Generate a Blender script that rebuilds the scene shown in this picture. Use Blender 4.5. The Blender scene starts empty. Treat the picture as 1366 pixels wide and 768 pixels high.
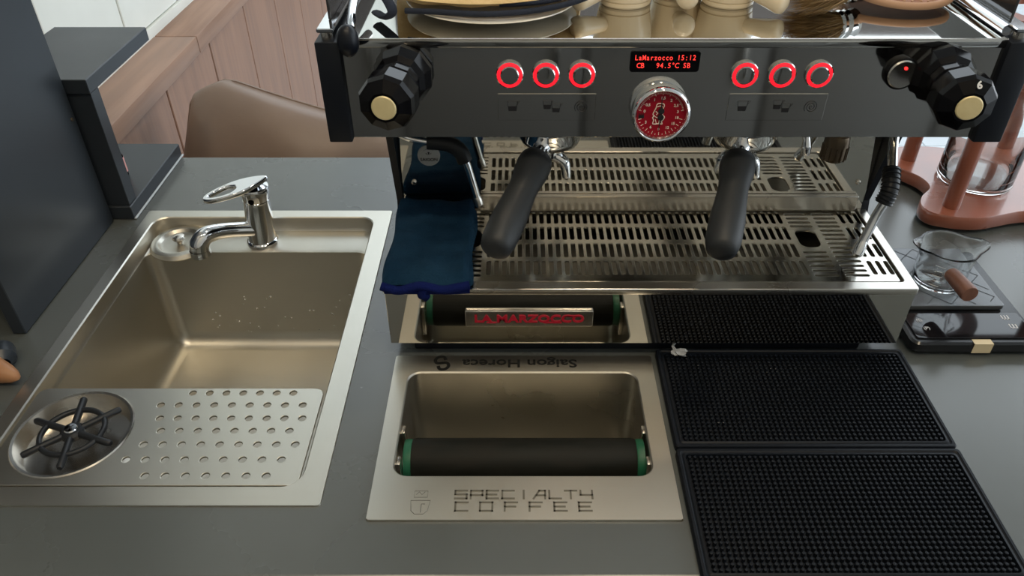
import bpy, bmesh, math, random
from mathutils import Matrix, Vector
R = math.radians
PI = math.pi
S = bpy.context.scene
COL = S.collection

# ------------------------------------------------------------------ camera
cam_d = bpy.data.cameras.new('camera')
cam = bpy.data.objects.new('camera', cam_d); COL.objects.link(cam)
cam.location = (0, 0, 0.67)
cam.rotation_euler = (R(90 - 37.3), 0, 0)
cam_d.sensor_width = 36; cam_d.sensor_fit = 'HORIZONTAL'
cam_d.lens = 1030 / 1366 * 36
cam_d.shift_x = -9 / 1366
cam_d.clip_start = .02
S.camera = cam

# ------------------------------------------------------------------ world, lights, exposure
w = bpy.data.worlds.new('world'); S.world = w
w.use_nodes = True
bg = w.node_tree.nodes['Background']
bg.inputs[0].default_value = (.84, .93, 1.0, 1)
bg.inputs[1].default_value = 2.9
S.view_settings.view_transform = 'Standard'
S.view_settings.look = 'None'
S.view_settings.gamma = 1
S.view_settings.use_curve_mapping = False
S.view_settings.exposure = 0.03

# warm ceiling light of the bar, above the frame (its glints show on the tray and the steel frames)
for nm, x, y, p in (('ceiling_lamp_aisle_sink_offscreen', -.45, -.35, 11), ('ceiling_lamp_aisle_mats_offscreen', .45, -.30, 13), ('ceiling_lamp_machine_offscreen', .30, .95, 9)):
    ld_ = bpy.data.lights.new(nm, 'AREA'); ld_.shape = 'DISK'; ld_.size = .16; ld_.energy = p; ld_.color = (1.0, .82, .58)
    lo = bpy.data.objects.new(nm, ld_); COL.objects.link(lo); lo.location = (x, y, 2.385)

# ------------------------------------------------------------------ materials
MATS = {}
def mat(name, col, rough=.5, metal=0., spec=.5, emit=None, estr=0., trans=0., ior=1.45, noise=None, bump=None, coat=0., alpha=1., vor=None):
    m = bpy.data.materials.new(name); m.use_nodes = True
    nt = m.node_tree; p = nt.nodes['Principled BSDF']
    p.inputs['Base Color'].default_value = (*col, 1)
    p.inputs['Roughness'].default_value = rough
    p.inputs['Metallic'].default_value = metal
    p.inputs['Specular IOR Level'].default_value = spec
    p.inputs['IOR'].default_value = ior
    p.inputs['Transmission Weight'].default_value = trans
    p.inputs['Coat Weight'].default_value = coat
    if emit:
        p.inputs['Emission Color'].default_value = (*emit, 1)
        p.inputs['Emission Strength'].default_value = estr
    tc = nt.nodes.new('ShaderNodeTexCoord')
    def nz(scale, stretch):
        mp = nt.nodes.new('ShaderNodeMapping'); mp.inputs['Scale'].default_value = stretch
        nt.links.new(tc.outputs['Object'], mp.inputs[0])
        n = nt.nodes.new('ShaderNodeTexNoise'); n.inputs['Scale'].default_value = scale
        n.inputs['Detail'].default_value = 5
        nt.links.new(mp.outputs[0], n.inputs['Vector'])
        return n
    if noise:   # (scale, stretch, colour2, rough_amount)
        n = nz(noise[0], noise[1])
        r = nt.nodes.new('ShaderNodeValToRGB')
        r.color_ramp.elements[0].position = .35; r.color_ramp.elements[1].position = .68
        r.color_ramp.elements[0].color = (*col, 1); r.color_ramp.elements[1].color = (*noise[2], 1)
        nt.links.new(n.outputs['Fac'], r.inputs[0]); nt.links.new(r.outputs[0], p.inputs['Base Color'])
        if noise[3]:
            mr = nt.nodes.new('ShaderNodeMapRange')
            mr.inputs['From Min'].default_value = .3; mr.inputs['From Max'].default_value = .7
            mr.inputs['To Min'].default_value = max(0, rough - noise[3]); mr.inputs['To Max'].default_value = rough + noise[3]
            nt.links.new(n.outputs['Fac'], mr.inputs[0]); nt.links.new(mr.outputs[0], p.inputs['Roughness'])
    if bump:    # (scale, stretch, strength, distance)
        n = nz(bump[0], bump[1])
        b = nt.nodes.new('ShaderNodeBump'); b.inputs['Strength'].default_value = bump[2]; b.inputs['Distance'].default_value = bump[3]
        nt.links.new(n.outputs['Fac'], b.inputs['Height']); nt.links.new(b.outputs[0], p.inputs['Normal'])
    MATS[name] = m
    return m

I3 = (1, 1, 1)
mat('counter', (.078, .087, .085), .27, spec=.95, noise=(5, I3, (.088, .097, .094), .02))
mat('steel', (.55, .53, .47), .36, 1, noise=(4, I3, (.60, .575, .51), .04), bump=(90, (1, 30, 1), .02, .0004))
mat('steel_sink', (.55, .53, .47), .40, 1, noise=(6, I3, (.60, .575, .51), .05))
mat('steel_bin', (.55, .53, .47), .30, 1, noise=(9, I3, (.60, .575, .51), .05))
mat('mirror', (.60, .59, .56), .035, 1, noise=(3, I3, (.63, .62, .58), .012))
mat('mirror_panel', (.60, .59, .56), .06, 1, noise=(3, I3, (.63, .62, .58), .015))
mat('chrome', (.82, .83, .84), .06, 1)
mat('satin', (.60, .57, .52), .26, 1, noise=(4, I3, (.64, .61, .555), .04))
mat('grate', (.56, .54, .48), .17, 1, noise=(12, I3, (.61, .585, .52), .04))
mat('rubber', (.012, .014, .017), .42, spec=.4)
mat('mat_rubber', (.005, .007, .011), .45, spec=.22)
mat('black_gloss', (.003, .003, .004), .12, spec=.2)
mat('black_plastic', (.006, .008, .013), .38, spec=.35)
mat('handle_black', (.022, .025, .028), .48, spec=.4)
mat('gold', (.74, .62, .33), .4, .2, noise=(60, I3, (.82, .70, .40), 0))
mat('red_glow', (.7, .02, .03), .3, emit=(1.0, .012, .03), estr=.95)
mat('red_led', (.8, .02, .02), .3, emit=(1.0, .02, .02), estr=3.0)
mat('red_text', (.9, .05, .04), .4, emit=(1.0, .045, .035), estr=1.1)
mat('badge_grey', (.36, .37, .36), .45)
mat('gauge_red', (.30, .006, .018), .35, spec=.3)
mat('badge_red', (.42, .012, .03), .3)
mat('cream', (.72, .62, .45), .25, spec=.5, noise=(5, I3, (.76, .66, .49), 0))
mat('cream_print', (.85, .72, .62), .5)
mat('ink', (.012, .012, .014), .5)
mat('etch', (.17, .16, .13), .45, .6)
mat('etch_dark', (.012, .012, .011), .75, 0, spec=.1)
mat('towel', (.006, .026, .055), .92, spec=.1, noise=(40, I3, (.010, .036, .072), 0), bump=(420, I3, .8, .002))
mat('towel_hem', (.006, .012, .085), .9, spec=.1, bump=(700, I3, .8, .002))
mat('panel_black', (.022, .028, .036), .34, spec=.5, noise=(8, I3, (.026, .032, .040), .04))
mat('caulk', (.42, .46, .50), .5)
def wood(name, a, b, stretch, scale=5, rough=.45):
    mat(name, a, rough, noise=(scale, stretch, b, .05), bump=(scale * 3, stretch, .08, .001))
wood('wood_panel', (.215, .118, .078), (.30, .172, .116), (9, 9, .7))
wood('wood_ledge', (.235, .135, .090), (.33, .20, .138), (9, .6, 9))
wood('wood_handle', (.29, .135, .06), (.38, .19, .09), (8, 2, 8))
wood('wood_peg', (.13, .055, .036), (.185, .085, .056), (30, 5, 5))
mat('wall_white', (.66, .67, .62), .6, noise=(4, I3, (.74, .75, .70), 0))
mat('joint', (.20, .20, .19), .8)
mat('wall_back', (.40, .385, .35), .6)
mat('wall_far', (.075, .062, .055), .6)
mat('added_back_bar', (.095, .093, .088), .5)
mat('ceiling', (.55, .55, .54), .7)
mat('floor', (.56, .60, .63), .35, noise=(2, I3, (.62, .66, .69), .05))
mat('grout', (.40, .43, .45), .8)
mat('leather', (.195, .135, .102), .40, spec=.55, noise=(5, I3, (.235, .165, .125), .05), bump=(7, I3, .25, .01))
mat('terracotta', (.26, .080, .046), .30, coat=.8, noise=(14, I3, (.31, .10, .058), .04))
mat('glass', (.97, .985, .98), .0, trans=1, ior=1.45)
mat('scale_black', (.010, .011, .013), .22, spec=.5)
mat('scale_glass', (.006, .006, .007), .05, spec=.6)
mat('scale_plate', (.105, .11, .115), .20, .5, spec=.5)
mat('line', (.01, .01, .012), .5)
mat('tape', (.60, .50, .32), .6)
mat('icon_white', (.7, .7, .7), .5)
mat('green', (.010, .10, .05), .45)
mat('roller', (.007, .008, .006), .6, spec=.22, noise=(22, (1, 4, 4), (.014, .013, .010), .08))
mat('pink_label', (.72, .36, .33), .5)
mat('plastic_clear', (.85, .87, .88), .15, trans=.7)
mat('straw', (.60, .43, .20), .8, noise=(50, I3, (.70, .52, .27), 0), bump=(260, I3, .6, .002))
mat('navy_trim', (.012, .018, .035), .8, bump=(500, (1, 6, 1), .6, .002))
mat('porcelain', (.80, .76, .66), .15)
mat('bristle', (.20, .12, .045), .7, noise=(60, I3, (.34, .22, .09), 0))
mat('net_brown', (.28, .145, .10), .6, noise=(30, I3, (.34, .18, .125), 0))
mat('net_rim', (.44, .27, .175), .6)
mat('smoke_glass', (.03, .03, .032), .08, spec=.6)
mat('brass_dark', (.16, .12, .08), .28, .9)
mat('frame_alu', (.10, .10, .11), .4)

# ------------------------------------------------------------------ mesh helpers
def box(bm, lo, hi, bev=0., seg=2, M=None):
    vs = bmesh.ops.create_cube(bm, size=1)['verts']
    sx, sy, sz = (hi[i] - lo[i] for i in range(3))
    c = [(hi[i] + lo[i]) / 2 for i in range(3)]
    bmesh.ops.transform(bm, matrix=Matrix.Translation(c) @ Matrix.Diagonal((sx, sy, sz, 1)), verts=vs)
    if bev > 0:
        es = list({e for v in vs for e in v.link_edges})
        r = bmesh.ops.bevel(bm, geom=es, offset=bev, segments=seg, affect='EDGES', profile=.5)
        vs = list({v for f in r['faces'] for v in f.verts} | {v for v in vs if v.is_valid})
    if M: bmesh.ops.transform(bm, matrix=M, verts=[v for v in vs if v.is_valid])
    return bm

def frame_z(p, d, up=(0, 0, 1)):
    """matrix with local Z along d, origin p"""
    z = Vector(d).normalized(); u = Vector(up)
    if abs(z.dot(u)) > .98: u = Vector((0, 1, 0))
    x = u.cross(z).normalized(); y = z.cross(x)
    M = Matrix((x, y, z)).transposed().to_4x4(); M.translation = p
    return M

def lathe(bm, prof, seg=32, M=None, a0=0.):
    """prof: list of (r, h) about local Z"""
    M = M or Matrix()
    rings = []
    for r, h in prof:
        if r < 1e-6: rings.append([bm.verts.new(M @ Vector((0, 0, h)))])
        else: rings.append([bm.verts.new(M @ Vector((r * math.cos(a0 + 2 * PI * k / seg), r * math.sin(a0 + 2 * PI * k / seg), h))) for k in range(seg)])
    for A, B in zip(rings, rings[1:]):
        if len(A) == 1 and len(B) == 1: continue
        for k in range(seg):
            j = (k + 1) % seg
            if len(A) == 1: bm.faces.new((A[0], B[j], B[k]))
            elif len(B) == 1: bm.faces.new((A[k], A[j], B[0]))
            else: bm.faces.new((A[k], A[j], B[j], B[k]))
    return bm

def cyl(bm, p, q, r, seg=20, r2=None):
    p, q = Vector(p), Vector(q); L = (q - p).length
    r2 = r if r2 is None else r2
    return lathe(bm, [(0, 0), (r, 0), (r2, L), (0, L)], seg, frame_z(p, q - p))

def smooth_path(pts, n=6, closed=False):
    """Catmull-Rom"""
    P = [Vector(p) for p in pts]; out = []
    m = len(P)
    rng = range(m) if closed else range(m - 1)
    for i in rng:
        if closed: a, b, c, d = P[(i - 1) % m], P[i], P[(i + 1) % m], P[(i + 2) % m]
        else: a, b, c, d = P[max(i - 1, 0)], P[i], P[i + 1], P[min(i + 2, m - 1)]
        for k in range(n):
            t = k / n
            out.append(.5 * ((2 * b) + (c - a) * t + (2 * a - 5 * b + 4 * c - d) * t * t + (3 * b - a - 3 * c + d) * t ** 3))
    if not closed: out.append(P[-1])
    return out

def tube(bm, pts, r, seg=10, closed=False, smooth=0, flat=None):
    if smooth: pts = smooth_path(pts, smooth, closed)
    P = [Vector(p) for p in pts]; m = len(P)
    rr = r if isinstance(r, (list, tuple)) else None
    rings = []; prevx = None
    for i, p in enumerate(P):
        if closed: d = P[(i + 1) % m] - P[i - 1]
        else: d = P[min(i + 1, m - 1)] - P[max(i - 1, 0)]
        d.normalize()
        if prevx is None:
            u = Vector((0, 0, 1)) if abs(d.z) < .9 else Vector((0, 1, 0))
            x = u.cross(d).normalized()
        else: x = (prevx - d * prevx.dot(d)).normalized()
        prevx = x; y = d.cross(x)
        rad = rr[min(len(rr) - 1, int(round(i / (m - 1) * (len(rr) - 1))))] if rr and not smooth else (interp(rr, i / (m - 1)) if rr else r)
        fx, fy = flat or (1, 1)
        rings.append([bm.verts.new(p + x * rad * fx * math.cos(2 * PI * k / seg) + y * rad * fy * math.sin(2 * PI * k / seg)) for k in range(seg)])
    for i in range(m if closed else m - 1):
        A, B = rings[i], rings[(i + 1) % m]
        for k in range(seg):
            j = (k + 1) % seg
            bm.faces.new((A[k], A[j], B[j], B[k]))
    if not closed:
        bm.faces.new(list(reversed(rings[0]))); bm.faces.new(rings[-1])
    return bm

def interp(a, t):
    f = t * (len(a) - 1); i = min(int(f), len(a) - 2); u = f - i
    return a[i] * (1 - u) + a[i + 1] * u

def rr(x0, x1, y0, y1, r, n=6):
    """rounded rectangle, ccw list of (x, y)"""
    out = []
    for cx, cy, a in ((x1 - r, y0 + r, -90), (x1 - r, y1 - r, 0), (x0 + r, y1 - r, 90), (x0 + r, y0 + r, 180)):
        for k in range(n + 1):
            t = R(a + 90 * k / n); out.append((cx + r * math.cos(t), cy + r * math.sin(t)))
    return out

def circ(x, y, r, n=20, ry=None):
    ry = ry or r
    return [(x + r * math.cos(2 * PI * k / n), y + ry * math.sin(2 * PI * k / n)) for k in range(n)]

def loft(bm, loops, cap=False, M=None):
    L = [[bm.verts.new((M @ Vector(p)) if M else p) for p in lp] for lp in loops]
    for A, B in zip(L, L[1:]):
        n = len(A)
        for k in range(n): bm.faces.new((A[k], A[(k + 1) % n], B[(k + 1) % n], B[k]))
    if cap: bm.faces.new(L[-1])
    return bm

def at_z(loop, z): return [(x, y, z) for x, y in loop]

def plate(bm, loops, z0, z1, M=None, bev=0.):
    """flat plate with holes: filled 2D poly splines, extruded"""
    cu = bpy.data.curves.new('tmp', 'CURVE'); cu.dimensions = '2D'; cu.fill_mode = 'BOTH'
    for lp in loops:
        sp = cu.splines.new('POLY'); sp.points.add(len(lp) - 1); sp.use_cyclic_u = True
        for k, (x, y) in enumerate(lp): sp.points[k].co = (x, y, 0, 1)
    cu.extrude = (z1 - z0) / 2 - bev
    cu.bevel_depth = bev; cu.bevel_resolution = 1
    if bev: cu.offset = -bev
    o = bpy.data.objects.new('tmp', cu)
    me = bpy.data.meshes.new_from_object(o)
    me.transform((M or Matrix()) @ Matrix.Translation((0, 0, (z0 + z1) / 2)))
    bm.from_mesh(me)
    bpy.data.objects.remove(o); bpy.data.curves.remove(cu); bpy.data.meshes.remove(me)
    return bm

def text(bm, body, size, M, depth=.0004, align='CENTER', sx=1., off=0., space=1.):
    cu = bpy.data.curves.new('tmp', 'FONT'); cu.body = body; cu.size = size
    cu.align_x = align; cu.align_y = 'CENTER'; cu.extrude = depth / 2; cu.offset = off; cu.space_character = space
    cu.resolution_u = 3
    o = bpy.data.objects.new('tmp', cu)
    me = bpy.data.meshes.new_from_object(o)
    me.transform(M @ Matrix.Diagonal((sx, 1, 1, 1)))
    bm.from_mesh(me)
    bpy.data.objects.remove(o); bpy.data.curves.remove(cu); bpy.data.meshes.remove(me)
    return bm

def FR(x, y, z):
    """local frame of things on a face that looks towards the barista: X right, Y up, Z out (-Y)"""
    M = Matrix(((1, 0, 0), (0, 0, -1), (0, 1, 0))).to_4x4(); M.translation = (x, y, z); return M
T = Matrix.Translation
B = bmesh.new

def root_loc(o):
    v = Vector((0, 0, 0))
    while o is not None: v += o.location; o = o.parent
    return v

def obj(name, bm, m, parent=None, label=None, smooth=30, kind=None, local=False):
    bmesh.ops.recalc_face_normals(bm, faces=bm.faces)
    if parent is not None and not local:
        bmesh.ops.translate(bm, verts=bm.verts, vec=-root_loc(parent))
    me = bpy.data.meshes.new(name); bm.to_mesh(me); bm.free()
    me.materials.append(MATS[m])
    if smooth is not None:
        me.polygons.foreach_set('use_smooth', [True] * len(me.polygons))
        me.set_sharp_from_angle(angle=R(smooth))
    o = bpy.data.objects.new(name, me); COL.objects.link(o); o.parent = parent
    if label: o['label'] = label
    if kind: o['kind'] = kind
    return o

def thing(name, label, cat, loc=(0, 0, 0), rot=(0, 0, 0), group=None):
    o = bpy.data.objects.new(name, None); COL.objects.link(o)
    o.empty_display_size = .02
    o.location = loc; o.rotation_euler = rot
    o['label'] = label; o['category'] = cat
    if group: o['group'] = group
    return o

def tag(o, label, cat, group=None):
    o['label'] = label; o['category'] = cat
    if group: o['group'] = group
    return o

def struct(name, bm, m, parent=None, label=None):
    o = obj(name, bm, m, parent)
    if parent is None:
        o['kind'] = 'structure'
        if label: o['label'] = label
    return o

# ------------------------------------------------------------------ the room
FLOOR = -.90
fl = struct('floor', box(B(), (-3, -2.5, FLOOR - .05), (4, 6.5, FLOOR - .004)), 'grout', label='pale grey tiled floor of the cafe beyond the counter')
tile_me = None
for i in range(11):
    for j in range(14):
        x, y = -.9 + i * .45, 1.2 + j * .38
        if tile_me is None:
            t = obj('tile', box(B(), (0, 0, -.006), (.446, .376, 0), .001, 1), 'floor', fl, local=True); tile_me = t.data
        else:
            t = bpy.data.objects.new('tile', tile_me); COL.objects.link(t); t.parent = fl
        t.location = (x, y, FLOOR)
struct('ceiling', box(B(), (-3, -2.5, 2.4), (4, 2.8, 2.5)), 'ceiling', label='plain grey ceiling above the bar')
struct('wall_far', box(B(), (-3, 5.6, FLOOR), (4.5, 5.7, 2.08)), 'wall_far', label='unseen far wall of the cafe, low and dark to shade the machine top reflection')  # unseen wall, height and dark tone set to shade the mirrored machine top
struct('wall_back', box(B(), (-3, -2.6, FLOOR), (4, -1.1, 2.4)), 'wall_back', label='dull grey wall behind the barista')

wl = struct('wall_left', box(B(), (-1.0, -1.1, FLOOR), (-.905, 5.6, 2.4)), 'joint', label='left wall with white panels above walnut wainscot')
yj = [1.13, 1.437, 1.744, 2.055, 2.365, 2.675, 2.985, 3.5, 4.2, 5.0, 5.8]
for a, b in zip(yj, yj[1:]):
    obj('wall_panel', box(B(), (-.906, a + .003, .045), (-.89, b - .003, 2.09), .002, 1), 'wall_white', wl)
obj('skirting', box(B(), (-.906, 1.0, .019), (-.884, 6.0, .043)), 'wall_white', wl, label='pale strip along the foot of the white panels')
for k in range(16):
    y = 1.046 + k * .3
    obj('wood_panel', box(B(), (-.905, y + .003, FLOOR), (-.79, y + .297, -.022), .002, 1), 'wood_panel', wl)
obj('groove_backing', box(B(), (-.9, 1.05, FLOOR), (-.80, 6.0, -.03)), 'wood_panel', wl)
for a, b in ((1.05, 1.86), (1.862, 2.9), (2.902, 4.4), (4.402, 6.0)):
    obj('ledge', box(B(), (-.905, a, -.022), (-.782, b, .02), .003, 2), 'wood_ledge', wl, label='walnut ledge capping the wainscot')

bb = thing('added_back_bar', 'unseen back bar cabinet added to darken the control panel reflection', 'cabinet', (.3, -.85, FLOOR))  # unseen cabinet, added so the polished control panel mirrors something dark
obj('carcass', box(B(), (-.90, -1.098, FLOOR), (2.9, -.62, -.04)), 'added_back_bar', bb)
obj('back_worktop', box(B(), (-.90, -1.098, -.04), (2.92, -.59, 0), .003), 'counter', bb)
for k in range(7):
    d_ = obj('door', box(B(), (-.86 + k * .53, -.622, FLOOR + .08), (-.35 + k * .53, -.602, -.07), .003), 'added_back_bar', bb)
    obj('handle', box(B(), (-.43 + k * .53, -.602, -.22), (-.415 + k * .53, -.585, -.10), .003), 'satin', d_)
# bench behind the worktop and the leather cushion
bench = thing('bench', 'walnut bench built along the wainscot behind the worktop', 'bench', (-.5, 1.6, FLOOR))
obj('seat', box(B(), (-.785, 1.31, -.57), (-.05, 1.95, -.53), .004), 'wood_ledge', bench)
obj('base', box(B(), (-.78, 1.33, FLOOR), (-.08, 1.92, -.57), .002), 'wood_panel', bench)

cu = thing('cushion', 'brown leather cushion leaning behind the worktop against the walnut wainscot', 'cushion', (-.41, 1.47, -.50))
def pillow(n=36, hx=.262, hz=.225, th=.085):
    bm = B(); grid = {}
    for side in (1, -1):
        for i in range(n + 1):
            for j in range(n + 1):
                u, v = -1 + 2 * i / n, -1 + 2 * j / n
                edge = i in (0, n) or j in (0, n)
                if edge and side == -1: grid[(side, i, j)] = grid[(1, i, j)]; continue
                f = max(0, (1 - abs(u) ** 2.6)) ** .5 * max(0, (1 - abs(v) ** 2.6)) ** .5
                pinch = 1 - .07 * (1 - abs(v) ** 2) * abs(u) ** 3
                pinch2 = 1 - .07 * (1 - abs(u) ** 2) * abs(v) ** 3
                wr = .004 * math.sin(7 * u + 3 * v) * f
                if v - u > 1.70: k_ = (v - u - 1.70) / 2; u += k_; v -= k_
                grid[(side, i, j)] = bm.verts.new((u * hx * pinch * (1 - .10 * u ** 6 * v ** 6), side * (th * f + wr), v * hz * pinch2 * (1 - .10 * u ** 6 * v ** 6)))
        for i in range(n):
            for j in range(n):
                q = [grid[(side, i, j)], grid[(side, i + 1, j)], grid[(side, i + 1, j + 1)], grid[(side, i, j + 1)]]
                bm.faces.new(q)
    return bm
PM = T((-.502, 1.475, -.207)) @ Matrix.Rotation(R(17), 4, 'Y') @ Matrix.Rotation(R(-20), 4, 'X') @ Matrix.Rotation(R(-8), 4, 'Z')
bm = pillow(); bmesh.ops.transform(bm, matrix=PM, verts=bm.verts)
cc = obj('cushion_cover', bm, 'leather', cu, smooth=60)
bm = B()
lp = []
for k in range(64):
    t = 4 * k / 64; s = int(t); u = -1 + 2 * (t - s)
    x, z = ((u, -1), (1, u), (-u, 1), (-1, -u))[s]
    if z - x > 1.70: k_ = (z - x - 1.70) / 2; x += k_; z -= k_
    x2 = x * .262 * (1 - .07 * (1 - abs(z) ** 2) * abs(x) ** 3); z2 = z * .225 * (1 - .07 * (1 - abs(x) ** 2) * abs(z) ** 3)
    cf = 1 - .10 * x ** 6 * z ** 6
    lp.append(PM @ Vector((x2 * cf, 0, z2 * cf)))
tube(bm, lp, .003, 6, closed=True)
obj('piping', bm, 'leather', cu, smooth=60)

# ------------------------------------------------------------------ worktop
SINK_HOLE = rr(-.600, -.217, .513, 1.077, .02)
KB_HOLE = rr(-.148, .158, .53, .714, .015)
bm = B()
plate(bm, [[(-.90, .421), (1.5, .421), (1.5, 1.278), (-.778, 1.278), (-.778, 1.04), (-.90, 1.04)], SINK_HOLE, KB_HOLE], -.035, 0, bev=.003)
wt = obj('worktop', bm, 'counter')
tag(wt, 'dark grey stone worktop carrying the sink and the espresso machine', 'countertop')
cb = thing('bar_cabinet', 'dark grey bar cabinet body below the stone worktop', 'cabinet', (.25, .8, FLOOR))
obj('front_board', box(B(), (-.775, .44, FLOOR), (1.5, .46, -.036)), 'panel_black', cb)
obj('back_board', box(B(), (-.775, 1.24, FLOOR), (1.5, 1.26, -.036)), 'panel_black', cb)

# ------------------------------------------------------------------ sink
sk = thing('sink', 'inset brushed steel sink with deep square basin and lowered tap ledge', 'sink', (-.407, .795, -.21))
OUT = rr(-.607, -.207, .5025, 1.087, .004)
OPEN = rr(-.588, -.234, .528, 1.066, .022)
bm = B()
loft(bm, [at_z(OUT, .0002), at_z(rr(-.6065, -.2075, .503, 1.0865, .004), .0022), at_z(rr(-.5895, -.2325, .5265, 1.0675, .023), .0022), at_z(OPEN, .0005)])
obj('rim', bm, 'steel', sk, smooth=40)
bm = B()
BAS = lambda d, z, r: at_z(rr(-.586 + d, -.236 - d, .530 + d, 1.006 - d, r), z)
loft(bm, [at_z(OPEN, .0005), at_z(OPEN, -.018), at_z(rr(-.587, -.235, .529, 1.063, .02), -.0222), at_z(rr(-.5865, -.2355, .5295, 1.011, .02), -.0235), BAS(0, -.0255, .02), BAS(.002, -.185, .02),
          BAS(.006, -.199, .018), BAS(.015, -.208, .012), BAS(.024, -.211, .006)], cap=True)
obj('basin', bm, 'steel_sink', sk, smooth=50)
bm = B()
random.seed(4)
for k in range(46):
    x = random.uniform(-.52, -.25); z = random.uniform(-.185, -.10) + random.uniform(-.02, 0)
    r = random.uniform(.0010, .0022)
    lathe(bm, [(0, r * .7), (r * .7, r * .5), (r, 0)], 8, frame_z((x, 1.0036, z), (0, -1, 0)))
obj('water_drops', bm, 'plastic_clear', sk, kind='stuff', smooth=80)

# drain plate with the rinser
HOLES = []
def hrow(y, x0, x1, n): HOLES.extend([(x0 + (x1 - x0) * k / (n - 1), y) for k in range(n)])
hrow(.6705, -.397, -.2745, 7); hrow(.6504, -.4287, -.2586, 9); hrow(.629, -.422, -.2545, 9); hrow(.6095, -.4135, -.265, 8)
hrow(.589, -.4255, -.2535, 9); hrow(.567, -.4365, -.264, 9); hrow(.5445, -.407, -.275, 7)
RX, RY, RRAD = -.5135, .6065, .063
dp = thing('drain_plate', 'perforated steel drain plate with round glass rinser laid across the sink front', 'drain plate', (-.407, .605, -.006))
bm = B()
plate(bm, [rr(-.5855, -.2375, .5315, .6785, .012), circ(RX, RY, RRAD, 56)] + [circ(x, y, .0044, 14) for x, y in HOLES], -.0042, -.0015, bev=.0006)
obj('perforated_plate', bm, 'steel', dp, smooth=35)
bm = B()
lathe(bm, [(RRAD + .0035, -.0012), (RRAD + .002, .0002), (RRAD - .001, -.0005), (RRAD - .003, -.012), (RRAD - .006, -.020), (.02, -.024), (0, -.025)], 56, T((RX, RY, 0)))
rc = obj('rinser_cup', bm, 'satin', dp, label='shallow round steel cup of the glass rinser', smooth=50)
star = obj('rinser_star', lathe(B(), [(0, -.004), (.013, -.004), (.013, .002), (.010, .005), (0, .006)], 24, T((RX, RY, 0))), 'rubber', dp, label='black six-armed rinser star with ring')
bm = B(); tube(bm, [(RX + .0345 * math.cos(t), RY + .0345 * math.sin(t), 0) for t in [2 * PI * k / 48 for k in range(48)]], .0034, 8, closed=True)
obj('ring', bm, 'rubber', star, smooth=60)
for k in range(6):
    a = R(101 - 60 * k)
    d = Vector((math.cos(a), math.sin(a), 0)); c = Vector((RX, RY, 0))
    bm = B(); tube(bm, [c + d * .008, c + d * .03, c + d * .052, c + d * .0545], [.0042, .0042, .0042, .0028], 10)
    obj('spoke', bm, 'rubber', star, smooth=50)
obj('hub_cap', lathe(B(), [(.0075, .0058), (.0065, .0072), (0, .008)], 20, T((RX, RY, 0))), 'chrome', star, label='round chrome cap with an engraved mark')
bm = B()
for a in (30, 100, 215, 290):
    tube(bm, [(RX + .001 * math.cos(R(a)), RY + .001 * math.sin(R(a)), .0078), (RX + .003 * math.cos(R(a + 35)), RY + .003 * math.sin(R(a + 35)), .0076), (RX + .005 * math.cos(R(a + 20)), RY + .005 * math.sin(R(a + 20)), .0072)], .0006, 5, smooth=3)
obj('engraving', bm, 'ink', star)

# faucet
fc = thing('faucet', 'chrome single lever mixer tap on the sink ledge', 'faucet', (-.411, 1.034, -.0228))
FX, FY = -.411, 1.034
bm = B(); lathe(bm, [(0, -.0228), (.0245, -.0228), (.0245, -.019), (.0225, -.0165), (.0215, -.016)], 40, T((FX, FY, 0)))
obj('base_ring', bm, 'chrome', fc)
lean = frame_z((FX, FY, -.016), (.006, .0, .10))
bm = B(); lathe(bm, [(.0212, 0), (.0208, .02), (.0200, .070), (.0203, .0705), (.0203, .0725), (.0198, .073), (.0218, .084), (.0226, .091), (.021, .095), (0, .097)], 40, lean)
obj('body', bm, 'chrome', fc)
bm = B()
tube(bm, [(FX + .002, FY - .006, .004), (FX - .028, FY - .020, .012), (FX - .052, FY - .036, .0185), (FX - .067, FY - .050, .0200), (FX - .075, FY - .058, .011), (FX - .0765, FY - .060, .002)], [.0120, .0120, .0125, .0138, .0148, .0148], 20, smooth=6)
sp = obj('spout', bm, 'chrome', fc, smooth=60)
bm = B(); lathe(bm, [(.0150, 0), (.0153, -.002), (.0153, -.010), (.0130, -.0105), (.0125, -.006), (0, -.006)], 24, frame_z((FX - .0765, FY - .060, .0025), (.012, .02, 1)))
obj('aerator', bm, 'chrome', sp)
# lever: flat loop with an open eye
LM = frame_z((FX + .006, FY, .089), (-.17, -.10, 1.0), up=(0, 1, 0))
bm = B()
def lever_outline(k):
    o = []
    for i in range(40):
        a = 2 * PI * i / 40
        x, y = math.cos(a), math.sin(a)
        o.append((k[0] + k[1] * x, (k[2] * (1 if x > 0 else (1 - .45 * x * x))) * y))
    return o
d = Vector((-.064, -.030, -.012)).normalized()
zax = Vector((-.20, -.02, 1)); zax = (zax - d * zax.dot(d)).normalized(); yax = zax.cross(d)
LM = Matrix((d, yax, zax)).transposed().to_4x4(); LM.translation = (FX + .006, FY, .0825)
plate(bm, [lever_outline((.027, .050, .0225)), [(.047 + .0215 * math.cos(2 * PI * i / 28), (.0125 * (1 - .28 * math.cos(2 * PI * i / 28))) * math.sin(2 * PI * i / 28)) for i in range(28)]], -.002, .0055, M=LM, bev=.0018)
obj('lever', bm, 'chrome', fc, smooth=50, label='flat chrome lever with an open eye')
obj('temperature_dot', lathe(B(), [(.0045, 0), (.0042, .0008), (0, .001)], 16, frame_z((FX + .004, FY - .0212, .062), (0, -1, .1))), 'black_gloss', fc)

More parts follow.
